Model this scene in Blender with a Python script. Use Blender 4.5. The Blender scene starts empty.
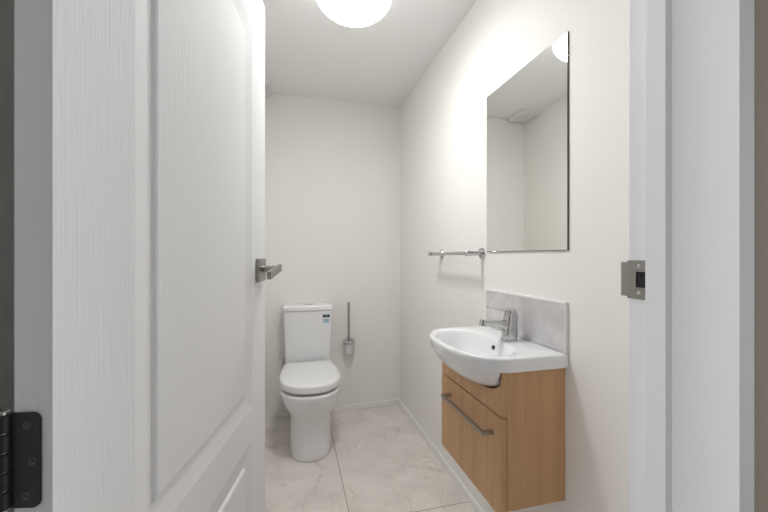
import bpy, bmesh, math, random
from mathutils import Vector, Matrix

# ---------------------------------------------------------------- camera, world, exposure
SC = bpy.context.scene
COL = SC.collection
F_PX = 354.0
YAW = math.atan(91.0 / F_PX)
H = 1.197
cd = bpy.data.cameras.new('camera')
cd.sensor_fit = 'HORIZONTAL'
cd.sensor_width = 36.0
cd.lens = F_PX / 768.0 * 36.0
cd.clip_start = 0.02
cam = bpy.data.objects.new('camera', cd)
COL.objects.link(cam)
cam.location = (0, 0, H)
cam.rotation_euler = (math.pi / 2, 0, -YAW)
SC.camera = cam

world = bpy.data.worlds.new('hall_side_fill')
SC.world = world
world.use_nodes = True
bg = world.node_tree.nodes['Background']
bg.inputs['Color'].default_value = (0.97, 0.98, 1.0, 1)
# added side fill: invented light from left and right lifts door and jamb
HALL_DIM, SIDE_FILL = 0.05, 2.5
wn, wl = world.node_tree.nodes, world.node_tree.links
w_tc = wn.new('ShaderNodeTexCoord')
w_sx = wn.new('ShaderNodeSeparateXYZ')
w_ab = wn.new('ShaderNodeMath'); w_ab.operation = 'ABSOLUTE'
w_pw = wn.new('ShaderNodeMath'); w_pw.operation = 'POWER'; w_pw.inputs[1].default_value = 6.0
w_ma = wn.new('ShaderNodeMath'); w_ma.operation = 'MULTIPLY_ADD'
w_ma.inputs[1].default_value = SIDE_FILL
w_ma.inputs[2].default_value = HALL_DIM
wl.new(w_tc.outputs['Generated'], w_sx.inputs[0])
wl.new(w_sx.outputs['X'], w_ab.inputs[0])
wl.new(w_ab.outputs[0], w_pw.inputs[0])
wl.new(w_pw.outputs[0], w_ma.inputs[0])
wl.new(w_ma.outputs[0], bg.inputs['Strength'])
LAMP_STRENGTH = 57.0
SC.view_settings.view_transform = 'Standard'
SC.view_settings.look = 'None'
SC.view_settings.gamma = 1.0
SC.view_settings.exposure = 0.13
SC.view_settings.use_curve_mapping = False

# ---------------------------------------------------------------- materials
def srgb(r, g, b):
    def c(v):
        v /= 255.0
        return v / 12.92 if v <= 0.04045 else ((v + 0.055) / 1.055) ** 2.4
    return (c(r), c(g), c(b), 1.0)

def mat(name, col, rough=0.5, metal=0.0, spec=None):
    m = bpy.data.materials.new(name)
    m.use_nodes = True
    p = m.node_tree.nodes['Principled BSDF']
    p.inputs['Base Color'].default_value = col
    p.inputs['Roughness'].default_value = rough
    p.inputs['Metallic'].default_value = metal
    if spec is not None:
        p.inputs['Specular IOR Level'].default_value = spec
    return m

def nodes(m):
    nt = m.node_tree
    return nt, nt.nodes, nt.links, nt.nodes['Principled BSDF']

def add_bump(m, scale, strength, dist, detail=3.0, rough=0.55):
    nt, N, L, p = nodes(m)
    tc = N.new('ShaderNodeTexCoord')
    mp = N.new('ShaderNodeMapping')
    mp.inputs['Scale'].default_value = scale
    nz = N.new('ShaderNodeTexNoise')
    nz.inputs['Scale'].default_value = 1.0
    nz.inputs['Detail'].default_value = detail
    nz.inputs['Roughness'].default_value = rough
    bp = N.new('ShaderNodeBump')
    bp.inputs['Strength'].default_value = strength
    bp.inputs['Distance'].default_value = dist
    L.new(tc.outputs['Object'], mp.inputs['Vector'])
    L.new(mp.outputs['Vector'], nz.inputs['Vector'])
    L.new(nz.outputs['Fac'], bp.inputs['Height'])
    L.new(bp.outputs['Normal'], p.inputs['Normal'])
    return nz

def ramp(N, stops):
    r = N.new('ShaderNodeValToRGB')
    e = r.color_ramp.elements
    while len(e) < len(stops):
        e.new(0.5)
    for i, (pos, c) in enumerate(stops):
        e[i].position = pos
        e[i].color = c
    return r

M = {}
M['wall'] = mat('cream_wall_paint', (0.94, 0.921, 0.886, 1), 0.7, 0.0, 0.2)
add_bump(M['wall'], (140, 140, 140), 0.05, 0.001)
M['hall'] = mat('cream_paint_hall_shade', (0.50, 0.445, 0.36, 1), 0.7, 0.0, 0.2)  # cream wall paint with the hall's shade put into the colour
M['ceiling'] = mat('white_ceiling_paint', (0.95, 0.95, 0.95, 1), 0.8)
M['door'] = mat('white_embossed_door_paint', (0.90, 0.902, 0.908, 1), 0.7, 0.0, 0.2)
add_bump(M['door'], (260, 260, 10), 0.75, 0.0008, 2.5)
M['jamb'] = mat('white_timber_gloss_paint', (0.89, 0.89, 0.905, 1), 0.45)
add_bump(M['jamb'], (300, 300, 5), 0.12, 0.0005, 2.0)
M['skirting'] = mat('white_skirting', (0.95, 0.94, 0.915, 1), 0.4)
M['ceramic'] = mat('white_ceramic', (0.92, 0.925, 0.94, 1), 0.08)
M['ceramic'].node_tree.nodes['Principled BSDF'].inputs['Coat Weight'].default_value = 0.3
M['plastic'] = mat('white_plastic', (0.92, 0.925, 0.94, 1), 0.22)
M['chrome'] = mat('chrome', (0.58, 0.58, 0.59, 1), 0.10, 1.0)
M['satin'] = mat('satin_nickel', (0.36, 0.345, 0.325, 1), 0.32, 1.0)
M['steel'] = mat('brushed_steel', (0.55, 0.54, 0.51, 1), 0.30, 1.0)
M['black_metal'] = mat('black_metal', (0.022, 0.022, 0.024, 1), 0.42, 0.25)
M['screw_dark'] = mat('dark_screw', (0.09, 0.09, 0.095, 1), 0.35, 0.6)
M['dark'] = mat('hole_shade_dark', (0.008, 0.008, 0.010, 1), 0.6)  # near-black standing in for the shade inside holes
M['bar'] = mat('brushed_handle', (0.42, 0.39, 0.36, 1), 0.36, 1.0)
M['vent'] = mat('vent_plastic', (0.88, 0.88, 0.87, 1), 0.5)
M['bristle'] = mat('bristle', (0.85, 0.85, 0.83, 1), 0.8)
M['mirror'] = mat('mirror_silver', (0.93, 0.945, 0.925, 1), 0.0, 1.0)
M['mirror_edge'] = mat('mirror_ground_edge', (0.05, 0.055, 0.052, 1), 0.25)
M['sticker'] = mat('sticker_paper', (0.80, 0.86, 0.90, 1), 0.5)
M['ink'] = mat('sticker_black', (0.012, 0.014, 0.02, 1), 0.5)
M['teal'] = mat('sticker_blue', (0.20, 0.42, 0.52, 1), 0.5)
M['sealant'] = mat('white_tile_trim', (0.88, 0.88, 0.87, 1), 0.3)

m = mat('frosted_glass', (0.93, 0.94, 0.93, 1), 0.35)
m.node_tree.nodes['Principled BSDF'].inputs['Transmission Weight'].default_value = 0.25
m.node_tree.nodes['Principled BSDF'].inputs['IOR'].default_value = 1.3
M['frost'] = m

m = mat('opal_lamp_diffuser', (0.9, 0.9, 0.9, 1), 0.35)
p = m.node_tree.nodes['Principled BSDF']
p.inputs['Emission Color'].default_value = (0.985, 0.99, 0.985, 1)
p.inputs['Emission Strength'].default_value = LAMP_STRENGTH
M['lamp'] = m
m = mat('opal_lamp_shade', (0.9, 0.9, 0.9, 1), 0.35)
p = m.node_tree.nodes['Principled BSDF']
p.inputs['Emission Color'].default_value = (0.985, 0.99, 0.985, 1)
p.inputs['Emission Strength'].default_value = 2.6
M['glow'] = m

def oak(name, grain_axis):
    m = mat(name, (0.5, 0.3, 0.15, 1), 0.42)
    nt, N, L, p = nodes(m)
    tc = N.new('ShaderNodeTexCoord')
    mp = N.new('ShaderNodeMapping')
    mp.inputs['Scale'].default_value = (22, 22, 1.2) if grain_axis == 'z' else (34, 1.6, 34)
    nz = N.new('ShaderNodeTexNoise')
    nz.inputs['Scale'].default_value = 1.0
    nz.inputs['Detail'].default_value = 6.0
    nz.inputs['Roughness'].default_value = 0.6
    nz.inputs['Distortion'].default_value = 0.6
    mp2 = N.new('ShaderNodeMapping')
    mp2.inputs['Scale'].default_value = (260, 260, 7) if grain_axis == 'z' else (260, 7, 260)
    n2 = N.new('ShaderNodeTexNoise')
    n2.inputs['Detail'].default_value = 2.0
    n2.inputs['Scale'].default_value = 1.0
    mx = N.new('ShaderNodeMath'); mx.operation = 'MULTIPLY_ADD'
    mx.inputs[1].default_value = 0.45
    r = ramp(N, [(0.45, srgb(194, 150, 107)), (0.72, srgb(206, 163, 119)), (1.0, srgb(217, 176, 133))])
    L.new(tc.outputs['Object'], mp.inputs['Vector'])
    L.new(tc.outputs['Object'], mp2.inputs['Vector'])
    L.new(mp.outputs['Vector'], nz.inputs['Vector'])
    L.new(mp2.outputs['Vector'], n2.inputs['Vector'])
    L.new(n2.outputs['Fac'], mx.inputs[0])
    L.new(nz.outputs['Fac'], mx.inputs[2])
    L.new(mx.outputs[0], r.inputs['Fac'])
    L.new(r.outputs['Color'], p.inputs['Base Color'])
    return m
M['oak'] = oak('light_oak_laminate', 'z')

def marble(name, base, light, vein, vscale, rough, grout=None):
    m = mat(name, base, rough)
    nt, N, L, p = nodes(m)
    tc = N.new('ShaderNodeTexCoord')
    n1 = N.new('ShaderNodeTexNoise')
    n1.inputs['Scale'].default_value = vscale
    n1.inputs['Detail'].default_value = 6.0
    n1.inputs['Roughness'].default_value = 0.6
    n1.inputs['Distortion'].default_value = 0.8
    L.new(tc.outputs['Object'], n1.inputs['Vector'])
    r1 = ramp(N, [(0.30, base), (0.70, light)])
    L.new(n1.outputs['Fac'], r1.inputs['Fac'])
    # thin meandering veins: where a distorted noise passes through its middle value
    n2 = N.new('ShaderNodeTexNoise')
    n2.inputs['Scale'].default_value = vscale * 0.55
    n2.inputs['Detail'].default_value = 5.0
    n2.inputs['Roughness'].default_value = 0.55
    n2.inputs['Distortion'].default_value = 1.6
    L.new(tc.outputs['Object'], n2.inputs['Vector'])
    s = N.new('ShaderNodeMath'); s.operation = 'SUBTRACT'; s.inputs[1].default_value = 0.5
    a = N.new('ShaderNodeMath'); a.operation = 'ABSOLUTE'
    L.new(n2.outputs['Fac'], s.inputs[0]); L.new(s.outputs[0], a.inputs[0])
    r2 = ramp(N, [(0.0, (0.55, 0.55, 0.55, 1)), (0.022, (0, 0, 0, 1))])
    L.new(a.outputs[0], r2.inputs['Fac'])
    n3 = N.new('ShaderNodeTexNoise'); n3.inputs['Scale'].default_value = vscale * 0.8
    L.new(tc.outputs['Object'], n3.inputs['Vector'])
    r3 = ramp(N, [(0.42, (0, 0, 0, 1)), (0.62, (1, 1, 1, 1))])
    L.new(n3.outputs['Fac'], r3.inputs['Fac'])
    mu = N.new('ShaderNodeMath'); mu.operation = 'MULTIPLY'
    L.new(r2.outputs['Color'], mu.inputs[0]); L.new(r3.outputs['Color'], mu.inputs[1])
    mix = N.new('ShaderNodeMix'); mix.data_type = 'RGBA'
    L.new(mu.outputs[0], mix.inputs['Factor'])
    L.new(r1.outputs['Color'], mix.inputs['A'])
    mix.inputs['B'].default_value = vein
    out = mix.outputs['Result']
    if grout:
        gx, sx, gy, sy, col, half = grout
        sep = N.new('ShaderNodeSeparateXYZ')
        L.new(tc.outputs['Object'], sep.inputs[0])
        mins = []
        for ch, g0, st in (('X', gx, sx), ('Y', gy, sy)):
            q = N.new('ShaderNodeMath'); q.operation = 'SUBTRACT'; q.inputs[1].default_value = g0
            L.new(sep.outputs[ch], q.inputs[0])
            pg = N.new('ShaderNodeMath'); pg.operation = 'PINGPONG'; pg.inputs[1].default_value = st / 2
            L.new(q.outputs[0], pg.inputs[0])
            mins.append(pg)
        mn = N.new('ShaderNodeMath'); mn.operation = 'MINIMUM'
        L.new(mins[0].outputs[0], mn.inputs[0]); L.new(mins[1].outputs[0], mn.inputs[1])
        lt = N.new('ShaderNodeMath'); lt.operation = 'LESS_THAN'; lt.inputs[1].default_value = half
        L.new(mn.outputs[0], lt.inputs[0])
        mg = N.new('ShaderNodeMix'); mg.data_type = 'RGBA'
        L.new(lt.outputs[0], mg.inputs['Factor'])
        L.new(out, mg.inputs['A']); mg.inputs['B'].default_value = col
        out = mg.outputs['Result']
    L.new(out, p.inputs['Base Color'])
    return m

M['floor'] = marble('beige_stone_tile', (0.74, 0.675, 0.638, 1), (0.90, 0.842, 0.80, 1), (0.50, 0.42, 0.39, 1),
                    5.0, 0.38, (0.253, 0.6, 1.568, 1.2, (0.36, 0.31, 0.28, 1), 0.0022))
M['splash'] = marble('grey_stone_tile', (0.56, 0.545, 0.545, 1), (0.74, 0.725, 0.73, 1), (0.86, 0.86, 0.86, 1), 9.0, 0.25)

# ---------------------------------------------------------------- helpers
def link(o):
    COL.objects.link(o)
    return o

def root_of(o):
    while o.parent:
        o = o.parent
    return o

def obj(name, bm, material, parent=None, smooth=30, local=False):
    """one mesh object; shapes are given in room coordinates unless local"""
    bmesh.ops.recalc_face_normals(bm, faces=bm.faces[:])
    if parent is not None and not local:
        L = root_of(parent).location
        bmesh.ops.translate(bm, verts=bm.verts[:], vec=(-L.x, -L.y, -L.z))
    me = bpy.data.meshes.new(name)
    bm.to_mesh(me)
    bm.free()
    if smooth:
        for f in me.polygons:
            f.use_smooth = True
        me.set_sharp_from_angle(angle=math.radians(smooth))
    mats = material if isinstance(material, (list, tuple)) else [material]
    for mm in mats:
        me.materials.append(mm)
    o = bpy.data.objects.new(name, me)
    o.parent = parent
    if 0 < smooth <= 30:
        w = o.modifiers.new('even_shading', 'WEIGHTED_NORMAL')
        w.keep_sharp = True
        w.weight = 100
    return link(o)

def tag(o, label=None, cat=None, group=None, kind=None):
    if label: o['label'] = label
    if cat: o['category'] = cat
    if group: o['group'] = group
    if kind: o['kind'] = kind
    return o

def thing(name, label, cat, loc=(0, 0, 0), rotz=0.0, group=None, kind=None):
    o = bpy.data.objects.new(name, None)
    o.empty_display_size = 0.05
    o.location = loc
    o.rotation_euler = (0, 0, rotz)
    link(o)
    return tag(o, label, cat, group, kind)

def struct(name, bm, material, label, cat, smooth=30):
    return tag(obj(name, bm, material, None, smooth), label, cat, None, 'structure')

def box(bm, x0, x1, y0, y1, z0, z1, bevel=0.0, seg=2):
    r = bmesh.ops.create_cube(bm, size=1.0)
    vs = r['verts']
    bmesh.ops.scale(bm, verts=vs, vec=(x1 - x0, y1 - y0, z1 - z0))
    bmesh.ops.translate(bm, verts=vs, vec=((x0 + x1) / 2, (y0 + y1) / 2, (z0 + z1) / 2))
    if bevel > 0:
        es = list({e for v in vs for e in v.link_edges})
        bmesh.ops.bevel(bm, geom=es, offset=bevel, segments=seg, profile=0.5, affect='EDGES')
    return vs

def frame_for(d):
    d = Vector(d).normalized()
    a = Vector((0, 0, 1)) if abs(d.z) < 0.9 else Vector((1, 0, 0))
    u = d.cross(a).normalized()
    return d, u, d.cross(u).normalized()

def rings(bm, loops, cap0=True, cap1=True, closed=False):
    R = [[bm.verts.new(c) for c in lp] for lp in loops]
    n = len(R[0])
    for i in range(len(R) - 1):
        for k in range(n):
            bm.faces.new((R[i][k], R[i][(k + 1) % n], R[i + 1][(k + 1) % n], R[i + 1][k]))
    if closed:
        for k in range(n):
            bm.faces.new((R[-1][k], R[-1][(k + 1) % n], R[0][(k + 1) % n], R[0][k]))
    else:
        if cap0: bm.faces.new(list(reversed(R[0])))
        if cap1: bm.faces.new(R[-1])
    return R

def tube(bm, pts, rad, n=16, cap=True):
    """round tube along points; rad is one number or one per point"""
    pts = [Vector(q) for q in pts]
    rr = rad if isinstance(rad, (list, tuple)) else [rad] * len(pts)
    loops = []
    _, u, v = frame_for(pts[1] - pts[0])
    for i, q in enumerate(pts):
        t = (pts[min(i + 1, len(pts) - 1)] - pts[max(i - 1, 0)]).normalized()
        u = (u - t * u.dot(t)).normalized()
        v = t.cross(u)
        loops.append([q + (u * math.cos(a) + v * math.sin(a)) * rr[i] for a in [2 * math.pi * k / n for k in range(n)]])
    rings(bm, loops, cap, cap)

def lathe(bm, origin, axis, prof, n=40, cap0=True, cap1=True):
    """prof: list of (distance along axis, radius)"""
    o = Vector(origin)
    d, u, v = frame_for(axis)
    loops = [[o + d * h + (u * math.cos(a) + v * math.sin(a)) * max(r, 1e-5)
              for a in [2 * math.pi * k / n for k in range(n)]] for h, r in prof]
    rings(bm, loops, cap0, cap1)

def prism(bm, poly, axis, a0, a1, bevel=0.0):
    """extrude a 2-D polygon; axis 'x': (y,z), 'y': (x,z), 'z': (x,y)"""
    def p3(q, a):
        return {'x': (a, q[0], q[1]), 'y': (q[0], a, q[1]), 'z': (q[0], q[1], a)}[axis]
    R = rings(bm, [[p3(q, a0) for q in poly], [p3(q, a1) for q in poly]])
    if bevel:
        es = list({e for r in R for v in r for e in v.link_edges})
        bmesh.ops.bevel(bm, geom=es, offset=bevel, segments=2, profile=0.5, affect='EDGES')

def B():
    return bmesh.new()

# ---------------------------------------------------------------- the room
XL, XR, YF, YB, ZC = -0.325, 0.837, 0.461, 2.74, 2.40
HX0, HX1, HY0 = -1.4, 2.0, -1.2           # the stretch of hall in front of the doorway
YH = 0.322                                 # hall face of the front wall
DX0, DX1, DZ = -0.326, 0.558, 2.03         # rough opening

bm = B(); box(bm, HX0, HX1, HY0, YB + 0.1, -0.1, 0.0)
struct('floor', bm, M['floor'], 'beige marbled stone floor tiles with fine grey grout lines', 'floor')
bm = B(); box(bm, HX0, HX1, HY0, YB + 0.1, ZC, ZC + 0.1)
struct('ceiling', bm, M['ceiling'], 'plain white painted ceiling above the room', 'ceiling')
bm = B(); box(bm, XL - 0.1, XL, YF, YB, 0, ZC)
struct('wall_left', bm, M['wall'], 'cream painted wall behind the open door', 'wall')
bm = B(); box(bm, XR, XR + 0.1, YF, YB, 0, ZC)
struct('wall_right', bm, M['wall'], 'cream painted wall carrying the mirror and vanity', 'wall')
bm = B(); box(bm, XL - 0.1, XR + 0.1, YB, YB + 0.1, 0, ZC)
struct('wall_back', bm, M['wall'], 'cream painted end wall behind the toilet', 'wall')
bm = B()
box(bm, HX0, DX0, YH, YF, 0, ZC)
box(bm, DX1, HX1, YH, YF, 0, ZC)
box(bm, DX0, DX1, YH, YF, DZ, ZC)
for f in bm.faces:                          # hall faces take the darker tone that stands for shade
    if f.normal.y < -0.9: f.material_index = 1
struct('wall_front', bm, [M['wall'], M['hall']], 'cream painted wall with the doorway, hall side coloured darker for shade', 'wall')

def board(name, x0, x1, y0, y1, label):
    bm = B(); box(bm, x0, x1, y0, y1, 0, 0.042, 0.002)
    struct(name, bm, M['skirting'], label, 'skirting board')
board('baseboard_back', XL + 0.011, XR - 0.011, YB - 0.011, YB, 'narrow white skirting along the wall behind the toilet')
board('baseboard_right', XR - 0.011, XR, YF, YB, 'narrow white skirting along the wall under the vanity')
board('baseboard_left', XL, XL + 0.011, YF, YB - 0.011, 'narrow white skirting along the wall behind the door')

# door frame
JY0, JY1, JX = 0.3126, 0.461, 0.532
bm = B()
box(bm, JX, DX1, JY0, JY1, 0, DZ - 0.026, 0.0012)
box(bm, JX - 0.012, JX + 0.001, 0.393, 0.424, 0, DZ - 0.026, 0.0012)
jamb = struct('trim_1', bm, M['jamb'], 'white painted door jamb with stop and latch plate', 'door jamb')
bm = B()
box(bm, DX0, DX0 + 0.026, JY0, JY1, 0, DZ - 0.026, 0.0012)
struct('trim_2', bm, M['jamb'], 'white painted hinge side door jamb', 'door jamb')
bm = B()
box(bm, DX0, DX1, JY0, JY1, DZ - 0.026, DZ, 0.0012)
struct('trim_3', bm, M['jamb'], 'white painted head of the door frame', 'door jamb')

# strike plate on the jamb
bm = B()
sx0, sx1 = JX - 0.0022, JX + 0.0002
z0, z1 = 1.1285, 1.190
for (ya, yb, za, zb) in ((0.4245, 0.462, z0, 1.147), (0.4245, 0.462, 1.172, z1), (0.447, 0.462, 1.147, 1.172)):
    box(bm, sx0, sx1, ya, yb, za, zb)
lip = []
for i in range(7):
    a = i / 6.0
    lip.append((0.462 + 0.0155 * a, JX - 0.001 + 0.0045 * a * a))
zz0, zz1 = z0 + 0.003, z1 - 0.003
for k in range(2):
    off = (-0.0011, 0.0011)[k]
poly = [(x - 0.0012, y) for y, x in lip] + [(x + 0.001, y) for y, x in reversed(lip)]
prism(bm, poly, 'z', zz0, zz1)
strike = tag(obj('strike_plate', bm, M['satin'], jamb), 'brushed steel latch plate with a curved lip')
bm = B(); box(bm, JX - 0.0008, JX + 0.0003, 0.4245, 0.447, 1.147, 1.172)  # solid block, coloured dark as the shade inside the latch hole
tag(obj('latch_hole_shade', bm, M['dark'], strike), 'dark block as the shade of the latch opening')
for z in (1.1385, 1.1805):
    bm = B()
    lathe(bm, (JX - 0.0021, 0.4415, z), (-1, 0, 0), [(0, 0.0036), (0.0006, 0.0034), (0.0008, 0.0016), (0.0003, 0.0012)], 18)
    obj('screw', bm, M['chrome'], strike)

# ---------------------------------------------------------------- the open door
TH = math.radians(11.4)
DW, DT, DB, DTOP = 0.764, 0.037, 0.012, 1.985
door = thing('door_1', 'white embossed two panel door standing open on its hinges', 'door',
             (-0.237, 0.433, 0), math.pi / 2 - TH, None, 'structure')

def arch(s, zb, rise):
    t = (s - 0.13) / (0.504)
    t = min(max(t, 0), 1)
    e = 0.16
    if t < e or t > 1 - e:
        q = min(t, 1 - t) / e
        return zb + rise * 0.10 * q * q
    q = (t - e) / (1 - 2 * e)
    return zb + rise * (0.10 + 0.90 * (0.5 - 0.5 * math.cos(2 * math.pi * q)))

def door_side(bm, y, sgn):
    """one face of the leaf; y = face plane, sgn = +1 when recess goes towards +y"""
    NS = 28
    def V(s, d, z): return bm.verts.new((s, y + sgn * d, z))
    def quad(a, b, c, d_): bm.faces.new((a, b, c, d_))
    S0, S1 = 0.13, DW - 0.13
    ss = [S0 + (S1 - S0) * i / NS for i in range(NS + 1)]
    def panel(zb, topf):
        loops = []
        for ins, dep in ((0, 0), (0.002, 0.0006), (0.044, 0.0068), (0.0475, 0.0070), (0.0515, 0.0020), (0.056, 0.0008)):
            k = (S1 - S0 - 2 * ins) / (S1 - S0)
            xs = [S0 + ins + (s - S0) * k for s in ss]
            bot = [(x, dep, zb + ins) for x in xs]
            top = [(x, dep, topf(s) - ins) for x, s in zip(xs, ss)]
            loops.append(bot + list(reversed(top)))
        R = [[V(*c) for c in lp] for lp in loops]
        n = len(R[0])
        for i in range(len(R) - 1):
            for k in range(n):
                quad(R[i][k], R[i][(k + 1) % n], R[i + 1][(k + 1) % n], R[i + 1][k])
        last = R[-1]
        m_ = NS + 1
        for k in range(NS):
            quad(last[k], last[k + 1], last[2 * m_ - 2 - k], last[2 * m_ - 1 - k])
        return R[0]
    up = lambda s: arch(s, 1.852, 0.075)
    lo = lambda s: 0.68
    panel(0.772, up)
    panel(0.20, lo)
    for a, b in ((0, S0), (S1, DW)):
        quad(V(a, 0, DB), V(b, 0, DB), V(b, 0, DTOP), V(a, 0, DTOP))
    quad(V(S0, 0, DB), V(S1, 0, DB), V(S1, 0, 0.20), V(S0, 0, 0.20))
    quad(V(S0, 0, 0.68), V(S1, 0, 0.68), V(S1, 0, 0.772), V(S0, 0, 0.772))
    for i in range(NS):
        quad(V(ss[i], 0, up(ss[i])), V(ss[i + 1], 0, up(ss[i + 1])), V(ss[i + 1], 0, DTOP), V(ss[i], 0, DTOP))

bm = B()
door_side(bm, 0.0, 1)
door_side(bm, DT, -1)
def q4(*cs): bm.faces.new([bm.verts.new(c) for c in cs])
q4((0, 0, DB), (0, DT, DB), (0, DT, DTOP), (0, 0, DTOP))
q4((DW, 0, DB), (DW, DT, DB), (DW, DT, DTOP), (DW, 0, DTOP))
q4((0, 0, DB), (DW, 0, DB), (DW, DT, DB), (0, DT, DB))
q4((0, 0, DTOP), (DW, 0, DTOP), (DW, DT, DTOP), (0, DT, DTOP))
bmesh.ops.remove_doubles(bm, verts=bm.verts[:], dist=0.00005)
leaf = obj('door_leaf', bm, M['door'], door, 9, True)

# hinge: leaf screwed to the hinge edge, five knuckles, a second leaf reaching back to the jamb
hz0, hz1 = 0.943, 1.039
ya, yb = 0.0105, DT + 0.001
poly = []
for cy, cz, a0 in ((ya + 0.007, hz1 - 0.007, 90), (ya + 0.007, hz0 + 0.007, 180)):
    for i in range(7):
        a = math.radians(a0 + 90 * i / 6)
        poly.append((cy + 0.007 * math.cos(a), cz + 0.007 * math.sin(a)))
poly = [(yb, hz1)] + poly + [(yb, hz0)]
bm = B(); prism(bm, poly, 'x', -0.0024, 0.0, 0.0004)
hinge = tag(obj('hinge', bm, M['black_metal'], door, 30, True), 'black metal butt hinge on the door edge')
cy, cx, kr = DT + 0.0085, -0.0035, 0.0078
for i in range(5):
    bm = B()
    za = hz0 + (hz1 - hz0) * i / 5 + 0.0006
    zb = hz0 + (hz1 - hz0) * (i + 1) / 5 - 0.0006
    lathe(bm, (cx, cy, za), (0, 0, 1), [(0, kr - 0.0012), (0.001, kr), (zb - za - 0.001, kr), (zb - za, kr - 0.0012)], 28)
    obj('knuckle', bm, M['black_metal'], hinge, 30, True)
bm = B(); lathe(bm, (cx, cy, hz0 - 0.003), (0, 0, 1), [(0, 0.004), (0.001, 0.0055), (hz1 - hz0 + 0.005, 0.0055), (hz1 - hz0 + 0.006, 0.004)], 20)
tag(obj('hinge_pin', bm, M['steel'], hinge, 30, True), 'bright steel hinge pin')
for yy, zz in ((0.0225, hz1 - 0.013), (0.0175, (hz0 + hz1) / 2 - 0.001), (0.0235, hz0 + 0.012)):
    bm = B()
    lathe(bm, (-0.0023, yy, zz), (-1, 0, 0), [(0, 0.0042), (0.0005, 0.0040), (0.0008, 0.0030), (0.0006, 0.0018)], 20)
    for a in (0, math.pi / 2):
        vs = box(bm, -0.0036, -0.0028, -0.0026, 0.0026, -0.0006, 0.0006)
        bmesh.ops.rotate(bm, verts=vs, cent=(0, 0, 0), matrix=Matrix.Rotation(a + 0.5, 3, 'X'))
        bmesh.ops.translate(bm, verts=vs, vec=(0, yy, zz))
    obj('screw', bm, M['screw_dark'], hinge, 30, True)

# door handle (square rose, neck, lever pointing to the hinges)
bm = B(); box(bm, 0.668, 0.736, -0.011, 0.0, 1.122, 1.189, 0.0015)
rose = tag(obj('door_handle', bm, M['satin'], door, 30, True), 'satin nickel lever handle on a square rose')
bm = B()
tube(bm, [(0.705, -0.010, 1.157), (0.705, -0.050, 1.160), (0.705, -0.057, 1.160)], [0.0095, 0.0085, 0.0085], 20)
obj('neck', bm, M['satin'], rose, 30, True)
bm = B(); vs = box(bm, 0.590, 0.716, -0.064, -0.052, 1.149, 1.171, 0.002)
bmesh.ops.rotate(bm, verts=bm.verts[:], cent=(0.705, -0.058, 1.160), matrix=Matrix.Rotation(math.radians(-8), 3, 'Y'))
obj('lever', bm, M['satin'], rose, 30, True)

# ---------------------------------------------------------------- vanity cabinet
CY0, CY1 = 0.9445, 1.392
CP = 0.2085                                  # carcass depth from the wall
CZ0, CZ1 = 0.422, 0.846
XF = XR - CP                                 # carcass front plane
FT = 0.0165                                  # front panels
cab = thing('vanity_cabinet', 'light oak wall hung vanity cabinet under the white basin', 'cabinet', ((XF + XR) / 2, (CY0 + CY1) / 2, CZ0))
T = 0.016
bm = B(); box(bm, XF, XR - 0.001, CY0, CY0 + T, CZ0, CZ1, 0.0006)
obj('side_panel', bm, M['oak'], cab)
bm = B(); box(bm, XF, XR - 0.001, CY1 - T, CY1, CZ0, CZ1, 0.0006)
obj('side_panel', bm, M['oak'], cab)
bm = B(); box(bm, XF, XR - 0.001, CY0 + T, CY1 - T, CZ0, CZ0 + T)
obj('bottom_panel', bm, M['oak'], cab)
bm = B(); box(bm, XR - 0.012, XR - 0.001, CY0 + T, CY1 - T, CZ0 + T, 0.74)
obj('back_panel', bm, M['oak'], cab)

# profile of the basin's belly: z -> (half-width factor, front-reach factor)
BEL = [(0.846, 1.0, 0.955), (0.835, 0.975, 0.90), (0.82, 0.935, 0.83), (0.805, 0.875, 0.76), (0.79, 0.79, 0.67),
       (0.778, 0.68, 0.56), (0.770, 0.54, 0.44), (0.765, 0.36, 0.30), (0.764, 0.2, 0.14)]
BVC = (CY0 + CY1) / 2
BHW = 0.2385
VL = 0.203
zg = 0.705                                   # gap between drawer and fixed panel
bm = B()
left, right = [], []
for z, kv, kf in BEL:
    w = min(BHW * kv, VL + 0.0065) + 0.003
    if z < 0.845:
        left.append((BVC - w, z - 0.002)); right.append((BVC + w, z - 0.002))
poly = [(CY0, zg + 0.002), (CY1, zg + 0.002), (CY1, CZ1), (BVC + VL + 0.0095, CZ1)] + right + list(reversed(left)) + [(BVC - VL - 0.0095, CZ1), (CY0, CZ1)]
prism(bm, poly, 'x', XF - FT, XF - 0.0005)
obj('fixed_panel', bm, M['oak'], cab)
bm = B(); box(bm, XF - FT - 0.002, XF - 0.002, CY0 + 0.0005, CY1 - 0.0005, CZ0 - 0.021, zg - 0.002, 0.0008)
drawer = obj('drawer', bm, M['oak'], cab)
# drawer bar handle
xb = XR - 0.262
hzc = 0.643
bm = B()
box(bm, xb - 0.005, xb + 0.005, 0.990, 1.309, hzc - 0.0055, hzc + 0.0055, 0.001)
for y in (0.997, 1.302):
    box(bm, xb, XF - FT - 0.0015, y - 0.007, y + 0.007, hzc - 0.0055, hzc + 0.0055, 0.001)
tag(obj('handle', bm, M['bar'], drawer), 'brushed metal bar handle')

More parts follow.
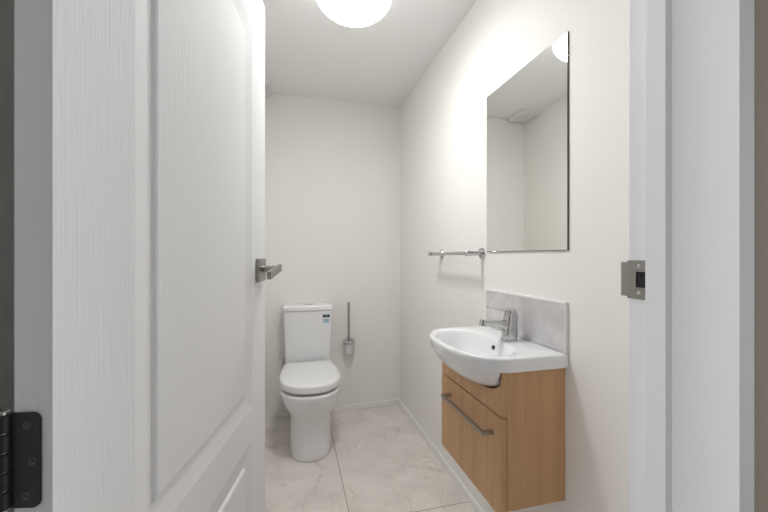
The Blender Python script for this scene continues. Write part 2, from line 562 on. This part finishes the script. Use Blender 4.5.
# ---------------------------------------------------------------- basin
basin = thing('washbasin', 'white ceramic semi recessed basin on the oak cabinet', 'basin', (XR - 0.18, BVC, 0.846))
PS, PF, PB = 0.185, 0.336, 0.002              # straight sides end, front, back
def d_outline(hw=BHW, ps=PS, pf=PF, pb=PB, n=2.35):
    pts = []
    for i in range(16):                       # back edge
        pts.append((pb, hw - 2 * hw * i / 16.0))
    for i in range(14):                       # side v = -hw
        pts.append((pb + (ps - pb) * i / 14.0, -hw))
    A = 72
    for i in range(A + 1):                    # front bow
        a = -math.pi / 2 + math.pi * i / A
        c, s = math.cos(a), math.sin(a)
        pts.append((ps + (pf - ps) * abs(c) ** (2 / n), hw * math.copysign(abs(s) ** (2 / n), s)))
    for i in range(1, 14):
        pts.append((ps - (ps - pb) * i / 14.0, hw))
    return pts
OUT = d_outline()
CPN = 0.205
def inset(pts, d):
    """shrink towards the middle by about d"""
    res = []
    for p, v in pts:
        kp = (PF - CPN - d) / (PF - CPN) if p > CPN else (CPN - PB - d) / (CPN - PB)
        res.append((CPN + (p - CPN) * kp, v * (BHW - d) / BHW))
    return res
def w3(pts, z): return [(XR - p, BVC + v, z) for p, v in pts]
def belly(kv, kf):
    res = []
    for p, v in OUT:
        vv = v * kv * 0.965 if p < PS else v * kv * (0.965 + 0.035 * min(1, (p - PS) / 0.05))
        if p > PS:
            pp = PS + (p - PS) * kf
        else:
            pp = 0.05 + (p - PB) * (PS - 0.05) / (PS - PB)
            pp = PS - (PS - pp) * (0.5 + 0.5 * kv)
        lim = VL if pp < CP + FT + 0.003 else VL + (pp - CP - FT - 0.004) * 7.0
        vv = max(-lim, min(lim, vv))
        res.append((pp, vv))
    return res
def bowl(ap_f, ap_b, av, pc, n=2.4):
    """inner ring with the same point order as the outline"""
    res = []
    for p, v in OUT:
        a = math.atan2(v / av, (p - CPN) / (ap_f if p > CPN else ap_b))
        c, s = math.cos(a), math.sin(a)
        res.append((pc + (ap_f if c > 0 else ap_b) * math.copysign(abs(c) ** (2 / n), c), av * math.copysign(abs(s) ** (2 / n), s)))
    return res
ZR = 0.8905
loops = []
for z, kv, kf in reversed(BEL):
    loops.append(w3(belly(kv, kf), z))
def front_slope(f, d=0.0):
    return [((PS + (p - PS) * f) if p > PS else p, v) for p, v in inset(OUT, d)]
loops.append(w3(front_slope(0.955), 0.8475))
loops.append(w3(front_slope(0.975), 0.862))
loops.append(w3(front_slope(0.99), 0.872))
loops.append(w3(OUT, 0.882))
loops.append(w3(inset(OUT, 0.0015), 0.887))
loops.append(w3(inset(OUT, 0.005), ZR - 0.0008))
loops.append(w3(inset(OUT, 0.010), ZR))
AF, AB, AV, PC = 0.114, 0.092, 0.199, 0.202
for ins, z in ((-0.010, ZR), (-0.003, ZR - 0.0010), (0.0, ZR - 0.003), (0.005, ZR - 0.010), (0.012, ZR - 0.030), (0.020, ZR - 0.055),
               (0.030, ZR - 0.078), (0.045, ZR - 0.096), (0.065, ZR - 0.106)):
    loops.append(w3(bowl(AF - ins * 1.05, AB - ins * 0.75, AV - ins * 1.15, PC), z))
loops.append(w3(bowl(0.022, 0.022, 0.022, PC - 0.01, 2.0), ZR - 0.110))
bm = B(); rings(bm, loops)
basin_body = obj('bowl', bm, M['ceramic'], basin, 50)
bm = B(); lathe(bm, (XR - PC + 0.010, BVC, ZR - 0.1098), (0, 0, 1), [(0, 0.021), (0.002, 0.021), (0.003, 0.019), (0.0015, 0.012), (0.006, 0.010), (0.0065, 0.002)], 28)
obj('drain', bm, M['chrome'], basin)
bm = B()
ox = XR - (PC - AB + 0.0118)
lathe(bm, (ox + 0.004, BVC - 0.004, 0.860), (-1, 0, -0.1), [(0, 0.0075), (0.0065, 0.0075)], 24)  # solid disc, coloured dark as the shade inside the overflow
tag(obj('overflow_hole_shade', bm, M['dark'], basin), 'dark round disc as the shade of the overflow hole')

# ---------------------------------------------------------------- mixer tap
TY = 1.142
TX = XR - 0.066
tap = thing('mixer_tap', 'chrome single lever mixer tap on the basin', 'tap', (TX, TY, ZR))
bm = B()
def rrect(cx, cy, hx, hy, z, n=2.8, k=32, tilt=0):
    return [(cx + hx * math.copysign(abs(math.cos(a)) ** (2 / n), math.cos(a)),
             cy + hy * math.copysign(abs(math.sin(a)) ** (2 / n), math.sin(a)),
             z + tilt * math.cos(a)) for a in [2 * math.pi * i / k for i in range(k)]]
rings(bm, [rrect(TX - 0.005, TY, 0.030, 0.024, ZR + 0.0002), rrect(TX - 0.005, TY, 0.030, 0.024, ZR + 0.004), rrect(TX - 0.004, TY, 0.0275, 0.022, ZR + 0.006),
           rrect(TX - 0.002, TY, 0.0265, 0.022, ZR + 0.035), rrect(TX + 0.001, TY, 0.0245, 0.022, ZR + 0.070), rrect(TX + 0.003, TY, 0.0225, 0.0215, ZR + 0.096),
           rrect(TX + 0.003, TY, 0.019, 0.018, ZR + 0.100)])
obj('body', bm, M['chrome'], tap)
bm = B()
loops = []
for i in range(13):
    t = i / 12
    x = TX - 0.004 - 0.106 * t
    z = ZR + 0.054 + 0.014 * math.sin(t * 1.5)
    hw, hh = 0.019 - 0.0055 * t, 0.022 * (1 - t) ** 1.5 + 0.0095
    loops.append([(x, TY + hw * math.copysign(abs(math.cos(a)) ** 0.7, math.cos(a)), z + hh * math.copysign(abs(math.sin(a)) ** 0.7, math.sin(a)) * (0.6 if math.sin(a) > 0 else 1.0)) for a in [2 * math.pi * j / 28 for j in range(28)]])
rings(bm, loops)
spout = obj('spout', bm, M['chrome'], tap)
bm = B(); lathe(bm, (TX - 0.108, TY, ZR + 0.077), (-0.25, 0, -1), [(0, 0.0100), (0.001, 0.0125), (0.021, 0.0125), (0.023, 0.011), (0.0235, 0.008), (0.019, 0.0075)], 28)
obj('aerator', bm, M['chrome'], spout)
bm = B()
lathe(bm, (TX + 0.001, TY, ZR + 0.098), (-0.12, 0, 1), [(0, 0.0185), (0.002, 0.0205), (0.007, 0.0205), (0.013, 0.0175), (0.017, 0.010), (0.0182, 0.002)], 32)
loops = []
for i in range(12):
    t = i / 11
    x = TX + 0.004 - 0.096 * t
    z = ZR + 0.109 + 0.014 * t * t
    hw, hh = 0.0165 - 0.0035 * t, 0.0065 - 0.0042 * t
    loops.append([(x, TY + hw * math.copysign(abs(math.cos(a)) ** 0.7, math.cos(a)), z + hh * math.sin(a)) for a in [2 * math.pi * j / 24 for j in range(24)]])
rings(bm, loops)
obj('lever', bm, M['chrome'], tap)

# ---------------------------------------------------------------- splashback
SY0, SY1 = 0.932, 1.402
spl = thing('splashback_tile', 'grey marbled splashback tile standing behind the basin tap', 'tile', (XR - 0.006, (SY0 + SY1) / 2, ZR))
bm = B(); box(bm, XR - 0.010, XR - 0.0005, SY0 + 0.004, SY1, ZR + 0.001, 1.044, 0.0006)
obj('tile', bm, M['splash'], spl)
bm = B()
box(bm, XR - 0.0115, XR - 0.0005, SY0, SY1, 1.0442, 1.0520, 0.001)
box(bm, XR - 0.0115, XR - 0.0005, SY0, SY0 + 0.0038, ZR + 0.001, 1.0440, 0.0008)
tag(obj('edge_trim', bm, M['sealant'], spl), 'white edge trim')

# ---------------------------------------------------------------- mirror
MY0, MY1, MZ0, MZ1 = 0.929, 1.408, 1.2155, 1.900
mir = thing('wall_mirror', 'frameless rectangular wall mirror above the basin', 'mirror', (XR - 0.003, (MY0 + MY1) / 2, MZ0))
bm = B(); box(bm, XR - 0.0050, XR - 0.0005, MY0, MY1, MZ0, MZ1)
obj('backing', bm, M['mirror_edge'], mir)
bm = B(); box(bm, XR - 0.0056, XR - 0.0051, MY0 + 0.0014, MY1 - 0.0014, MZ0 + 0.0014, MZ1 - 0.0014)
obj('glass', bm, M['mirror'], mir)

# ---------------------------------------------------------------- towel rail
rail = thing('towel_rail', 'short chrome towel rail on the wall beside the mirror', 'towel rail', (XR, 1.69, 1.2095))
rx = XR - 0.069
for y in (1.452, 1.900):
    bm = B(); lathe(bm, (XR - 0.0005, y, 1.2095), (-1, 0, 0), [(0, 0.025), (0.005, 0.025), (0.010, 0.022), (0.013, 0.0155), (0.014, 0.011)], 32)
    fl = obj('flange', bm, M['chrome'], rail)
    bm = B(); lathe(bm, (XR - 0.012, y, 1.2095), (-1, 0, 0), [(0, 0.0105), (0.046, 0.0105), (0.050, 0.0125), (0.071, 0.0125), (0.074, 0.010)], 24)
    obj('post', bm, M['chrome'], fl)
bm = B(); tube(bm, [(rx, 1.440, 1.2095), (rx, 1.443, 1.2095), (rx, 1.905, 1.2095), (rx, 1.908, 1.2095)], [0.0068, 0.0085, 0.0085, 0.0068], 20)
obj('bar', bm, M['chrome'], rail)

# ---------------------------------------------------------------- toilet
TC = 0.105
WB = YB - 0.0115
toilet = thing('toilet', 'white close coupled toilet with closed lid against the end wall', 'toilet', (TC, 2.42, 0))
def pan_ring(w, f, z, back=0.0, wb=None, n=2.3, ne=44):
    """plan outline of the pan: straight from the wall, rounded at the front"""
    wb = wb or w
    fs = f - w * 1.25
    pts = []
    nb = 8
    for i in range(nb): pts.append((back, -wb + 2 * wb * i / nb))
    ns = 14
    for i in range(ns):
        t = i / ns
        e = t * t * (3 - 2 * t)
        pts.append((back + (fs - back) * t, wb + (w - wb) * e))
    for i in range(ne + 1):
        a = math.pi / 2 - math.pi * i / ne
        c, s = math.cos(a), math.sin(a)
        pts.append((fs + (f - fs) * abs(c) ** (2 / n), w * math.copysign(abs(s) ** (2 / n), s)))
    for i in range(1, ns):
        t = 1 - i / ns
        e = t * t * (3 - 2 * t)
        pts.append((back + (fs - back) * t, -(wb + (w - wb) * e)))
    return [(TC + v, WB - p, z) for p, v in pts]
bm = B()
secs = [(0.119, 0.632, 0.0005, 0.119), (0.121, 0.636, 0.006, 0.121), (0.120, 0.634, 0.03, 0.120), (0.120, 0.630, 0.12, 0.119), (0.120, 0.630, 0.20, 0.119),
        (0.123, 0.634, 0.235, 0.120), (0.131, 0.645, 0.260, 0.122), (0.145, 0.664, 0.285, 0.125), (0.161, 0.679, 0.315, 0.135),
        (0.174, 0.690, 0.345, 0.145), (0.182, 0.697, 0.370, 0.152), (0.185, 0.700, 0.386, 0.155), (0.1835, 0.6985, 0.394, 0.154), (0.178, 0.693, 0.397, 0.15)]
rings(bm, [pan_ring(w, f, z, 0.0, wb) for w, f, z, wb in secs])
pan = obj('pan', bm, M['ceramic'], toilet, 50)

def lid_ring(z, ins=0.0, f0=0.185, dome=0.0):
    wr, wm, fm, ff = 0.158, 0.186, 0.45, 0.690
    pts = []
    for i in range(10): pts.append((f0 + ins, (-1 + 2 * i / 10.0) * (wr - ins)))
    for i in range(16):
        t = i / 16
        pts.append((f0 + ins + (fm - f0 - ins) * t, wr - ins + (wm - wr) * math.sin(t * math.pi / 2)))
    for i in range(45):
        a = math.pi / 2 - math.pi * i / 44
        c, s = math.cos(a), math.sin(a)
        pts.append((fm + (ff - fm - ins) * abs(c) ** (2 / 2.35), (wm - ins) * math.copysign(abs(s) ** (2 / 2.35), s)))
    for i in range(1, 16):
        t = 1 - i / 16
        pts.append((f0 + ins + (fm - f0 - ins) * t, -(wr - ins + (wm - wr) * math.sin(t * math.pi / 2))))
    return [(TC + v, WB - p, z) for p, v in pts]
bm = B(); rings(bm, [lid_ring(0.4070, 0.024), lid_ring(0.4070, 0.020), lid_ring(0.409, 0.017), lid_ring(0.4200, 0.016), lid_ring(0.4225, 0.018), lid_ring(0.4225, 0.024)])
obj('seat', bm, M['plastic'], toilet, 50)
for dx in (-0.085, 0.085):
    for ff_ in (0.30, 0.62):
        bm = B(); box(bm, TC + dx - 0.012, TC + dx + 0.012, WB - ff_ - 0.008, WB - ff_ + 0.008, 0.3968, 0.4072, 0.001)
        obj('seat_buffer', bm, M['plastic'], toilet)
bm = B(); rings(bm, [lid_ring(0.4230, 0.03), lid_ring(0.4230, 0.014), lid_ring(0.4185, 0.009), lid_ring(0.4185, 0.002), lid_ring(0.4200, 0.0), lid_ring(0.448, 0.0), lid_ring(0.4545, 0.0025), lid_ring(0.458, 0.008),
                     lid_ring(0.4605, 0.03), lid_ring(0.462, 0.07), lid_ring(0.4625, 0.12)])
obj('seat_lid', bm, M['plastic'], toilet, 50)
for dx in (-0.075, 0.075):
    bm = B(); tube(bm, [(TC + dx - 0.02, WB - 0.197, 0.409), (TC + dx + 0.02, WB - 0.197, 0.409)], 0.0105, 18)
    obj('lid_hinge', bm, M['chrome'], toilet)
# cistern
def cis(hw, d, z, r=0.022, d0=0.0):
    pts = [(-hw, d0), (hw, d0)]
    for i in range(9):
        a = math.radians(90 * i / 8)
        pts.append((hw - r + r * math.cos(a), d - r + r * math.sin(a)))
    for i in range(9):
        a = math.radians(90 + 90 * i / 8)
        pts.append((-hw + r + r * math.cos(a), d - r + r * math.sin(a)))
    return [(TC + v, YB - 0.001 - p, z) for v, p in pts]
bm = B(); rings(bm, [cis(0.153, 0.152, 0.3975), cis(0.157, 0.157, 0.402), cis(0.159, 0.160, 0.42), cis(0.164, 0.166, 0.60), cis(0.1695, 0.172, 0.805), cis(0.168, 0.170, 0.8075)])
cist = obj('cistern', bm, M['ceramic'], toilet, 40)
bm = B(); rings(bm, [cis(0.172, 0.176, 0.808), cis(0.176, 0.180, 0.811), cis(0.177, 0.181, 0.832), cis(0.175, 0.179, 0.839), cis(0.170, 0.174, 0.843), cis(0.16, 0.165, 0.8445, 0.02, 0.01)])
clid = obj('cistern_lid', bm, M['ceramic'], toilet, 40)
bm = B(); lathe(bm, (TC + 0.004, YB - 0.095, 0.8442), (0, 0, 1), [(0, 0.027), (0.004, 0.027), (0.006, 0.025), (0.0062, 0.002)], 32)
tag(obj('flush_button', bm, M['chrome'], clid), 'chrome dual flush button')
# water rating sticker on the cistern front
def on_front(x0, x1, z0_, z1_, lift):
    bm = B()
    def yf(z): return YB - 0.001 - (0.166 + (z - 0.60) / 0.205 * 0.006) - lift
    vs = [bm.verts.new(c) for c in ((x0, yf(z0_), z0_), (x1, yf(z0_), z0_), (x1, yf(z1_), z1_), (x0, yf(z1_), z1_),
                                    (x0, yf(z0_) + 0.0003, z0_), (x1, yf(z0_) + 0.0003, z0_), (x1, yf(z1_) + 0.0003, z1_), (x0, yf(z1_) + 0.0003, z1_))]
    for q in ((0, 1, 2, 3), (4, 7, 6, 5), (0, 4, 5, 1), (1, 5, 6, 2), (2, 6, 7, 3), (3, 7, 4, 0)):
        bm.faces.new([vs[i] for i in q])
    return bm
stx0, stx1 = TC + 0.101, TC + 0.151
st = tag(obj('water_sticker', on_front(stx0, stx1, 0.706, 0.789, 0.0004), M['sticker'], cist, 0), 'small water rating sticker with black and blue bands')
for a, b in ((0.001, 0.0165), (0.0185, 0.030), (0.0325, 0.049)):
    obj('black_band', on_front(stx0 + a, stx0 + b, 0.756, 0.776, 0.0008), M['ink'], st, 0)
for z in (0.740, 0.731, 0.722):
    obj('blue_line', on_front(stx0 + 0.004, stx1 - 0.006, z - 0.003, z + 0.003, 0.0008), M['teal'], st, 0)
# water inlet at the cistern's lower left
bm = B()
tube(bm, [(TC - 0.172, YB - 0.001, 0.415), (TC - 0.172, YB - 0.08, 0.415)], 0.009, 18)
tube(bm, [(TC - 0.172, YB - 0.07, 0.41), (TC - 0.172, YB - 0.07, 0.445)], 0.010, 18)
tube(bm, [(TC - 0.172, YB - 0.07, 0.436), (TC - 0.152, YB - 0.07, 0.436)], 0.006, 14)
tag(obj('inlet_valve', bm, M['steel'], toilet), 'metal water inlet valve')

# ---------------------------------------------------------------- toilet brush and its holder
bx, by = 0.410, 2.672
hold = thing('brush_holder', 'frosted glass toilet brush holder on a chrome wall ring', 'holder', (bx, by, 0.46))
bm = B()
def ringbm(bm, R_, r_, z):
    loops = []
    for i in range(40):
        a = 2 * math.pi * i / 40
        c = Vector((bx + R_ * math.cos(a), by + R_ * math.sin(a), z))
        u = Vector((math.cos(a), math.sin(a), 0))
        loops.append([c + u * (r_[0] * q[0]) + Vector((0, 0, r_[1] * q[1])) for q in [(math.cos(b), math.sin(b)) for b in [2 * math.pi * j / 12 for j in range(12)]]])
    rings(bm, loops, closed=True)
ringbm(bm, 0.046, (0.004, 0.0075), 0.546)
obj('ring', bm, M['chrome'], hold)
bm = B()
tube(bm, [(bx, by + 0.046, 0.546), (bx, YB - 0.008, 0.546)], 0.007, 16)
lathe(bm, (bx, YB - 0.0005, 0.546), (0, -1, 0), [(0, 0.022), (0.006, 0.022), (0.009, 0.018), (0.0095, 0.004)], 28)
obj('wall_mount', bm, M['chrome'], hold)
bm = B()
prof = [(0.462, 0.004), (0.462, 0.029), (0.466, 0.034), (0.50, 0.0375), (0.540, 0.0415), (0.556, 0.0425), (0.559, 0.0415), (0.556, 0.0395), (0.50, 0.0345), (0.474, 0.030), (0.473, 0.004)]
lathe(bm, (bx, by, 0), (0, 0, 1), prof, 36)
obj('cup', bm, M['frost'], hold)
brush = thing('toilet_brush', 'chrome handled toilet brush standing in the glass holder', 'brush', (bx, by, 0.475))
bm = B()
tube(bm, [(bx, by, 0.505), (bx, by, 0.60), (bx, by, 0.842), (bx, by, 0.846)], [0.007, 0.0085, 0.0085, 0.006], 18)
obj('handle', bm, M['bar'], brush)
bm = B(); lathe(bm, (bx, by, 0.558), (0, 0, 1), [(0.002, 0.036), (0.004, 0.038), (0.0075, 0.037), (0.010, 0.020), (0.011, 0.009)], 32)
obj('splash_cap', bm, M['chrome'], brush)
bm = B(); lathe(bm, (bx, by, 0.4755), (0, 0, 1), [(0, 0.010), (0.004, 0.022), (0.02, 0.026), (0.045, 0.025), (0.055, 0.012)], 28)
obj('bristle_head', bm, M['bristle'], brush)

# ---------------------------------------------------------------- ceiling lamp and vent
LX, LY = 0.245, 1.45
lamp = thing('ceiling_lamp', 'round white opal ceiling lamp in the middle of the ceiling', 'lamp', (LX, LY, ZC))
bm = B(); lathe(bm, (LX, LY, ZC), (0, 0, -1), [(0, 0.075), (0.022, 0.075), (0.030, 0.066), (0.048, 0.060)], 56)
obj('base', bm, M['plastic'], lamp)
bm = B()
LR, LC, LZ = 0.157, 0.074, 0.130              # globe radius, half height, depth of its middle under the ceiling
prof = []
for i in range(25):
    a = math.radians(-66 + (66 + 38) * i / 24)
    prof.append((LZ + LC * math.sin(a), LR * math.cos(a)))
prof.append((LZ + LC * math.sin(math.radians(38)) + 0.001, LR * math.cos(math.radians(38)) - 0.004))
lathe(bm, (LX, LY, ZC), (0, 0, -1), prof, 64)
obj('lamp_body', bm, M['glow'], lamp)
bm = B()
prof = []
for i in range(25):
    a = math.radians(38 + 52 * i / 24)
    prof.append((LZ + LC * math.sin(a), LR * math.cos(a) - 0.0003 if i < 24 else 0.0005))
lathe(bm, (LX, LY, ZC), (0, 0, -1), prof, 64)
obj('diffuser', bm, M['lamp'], lamp)

vx0, vx1, vy0, vy1 = -0.312, -0.152, 2.520, 2.710
vent = thing('exhaust_vent', 'square pale exhaust vent in the far ceiling corner', 'vent', ((vx0 + vx1) / 2, (vy0 + vy1) / 2, ZC))
bm = B()
zv = ZC - 0.034
for (a, b, c, d) in ((vx0, vx0 + 0.016, vy0, vy1), (vx1 - 0.016, vx1, vy0, vy1), (vx0 + 0.016, vx1 - 0.016, vy0, vy0 + 0.016), (vx0 + 0.016, vx1 - 0.016, vy1 - 0.016, vy1)):
    box(bm, a, b, c, d, zv, ZC - 0.0003, 0.002)
fr = obj('frame', bm, M['vent'], vent)
bm = B(); box(bm, vx0 + 0.016, vx1 - 0.016, vy0 + 0.016, vy1 - 0.016, ZC - 0.004, ZC - 0.0003)
obj('duct_plate', bm, M['vent'], fr)
bm = B()
n = 9
for i in range(n):
    y = vy0 + 0.016 + (vy1 - vy0 - 0.032) * (i + 0.5) / n
    box(bm, vx0 + 0.015, vx1 - 0.015, y - 0.0075, y + 0.0075, zv + 0.004, zv + 0.010)
obj('grille', bm, M['vent'], vent)
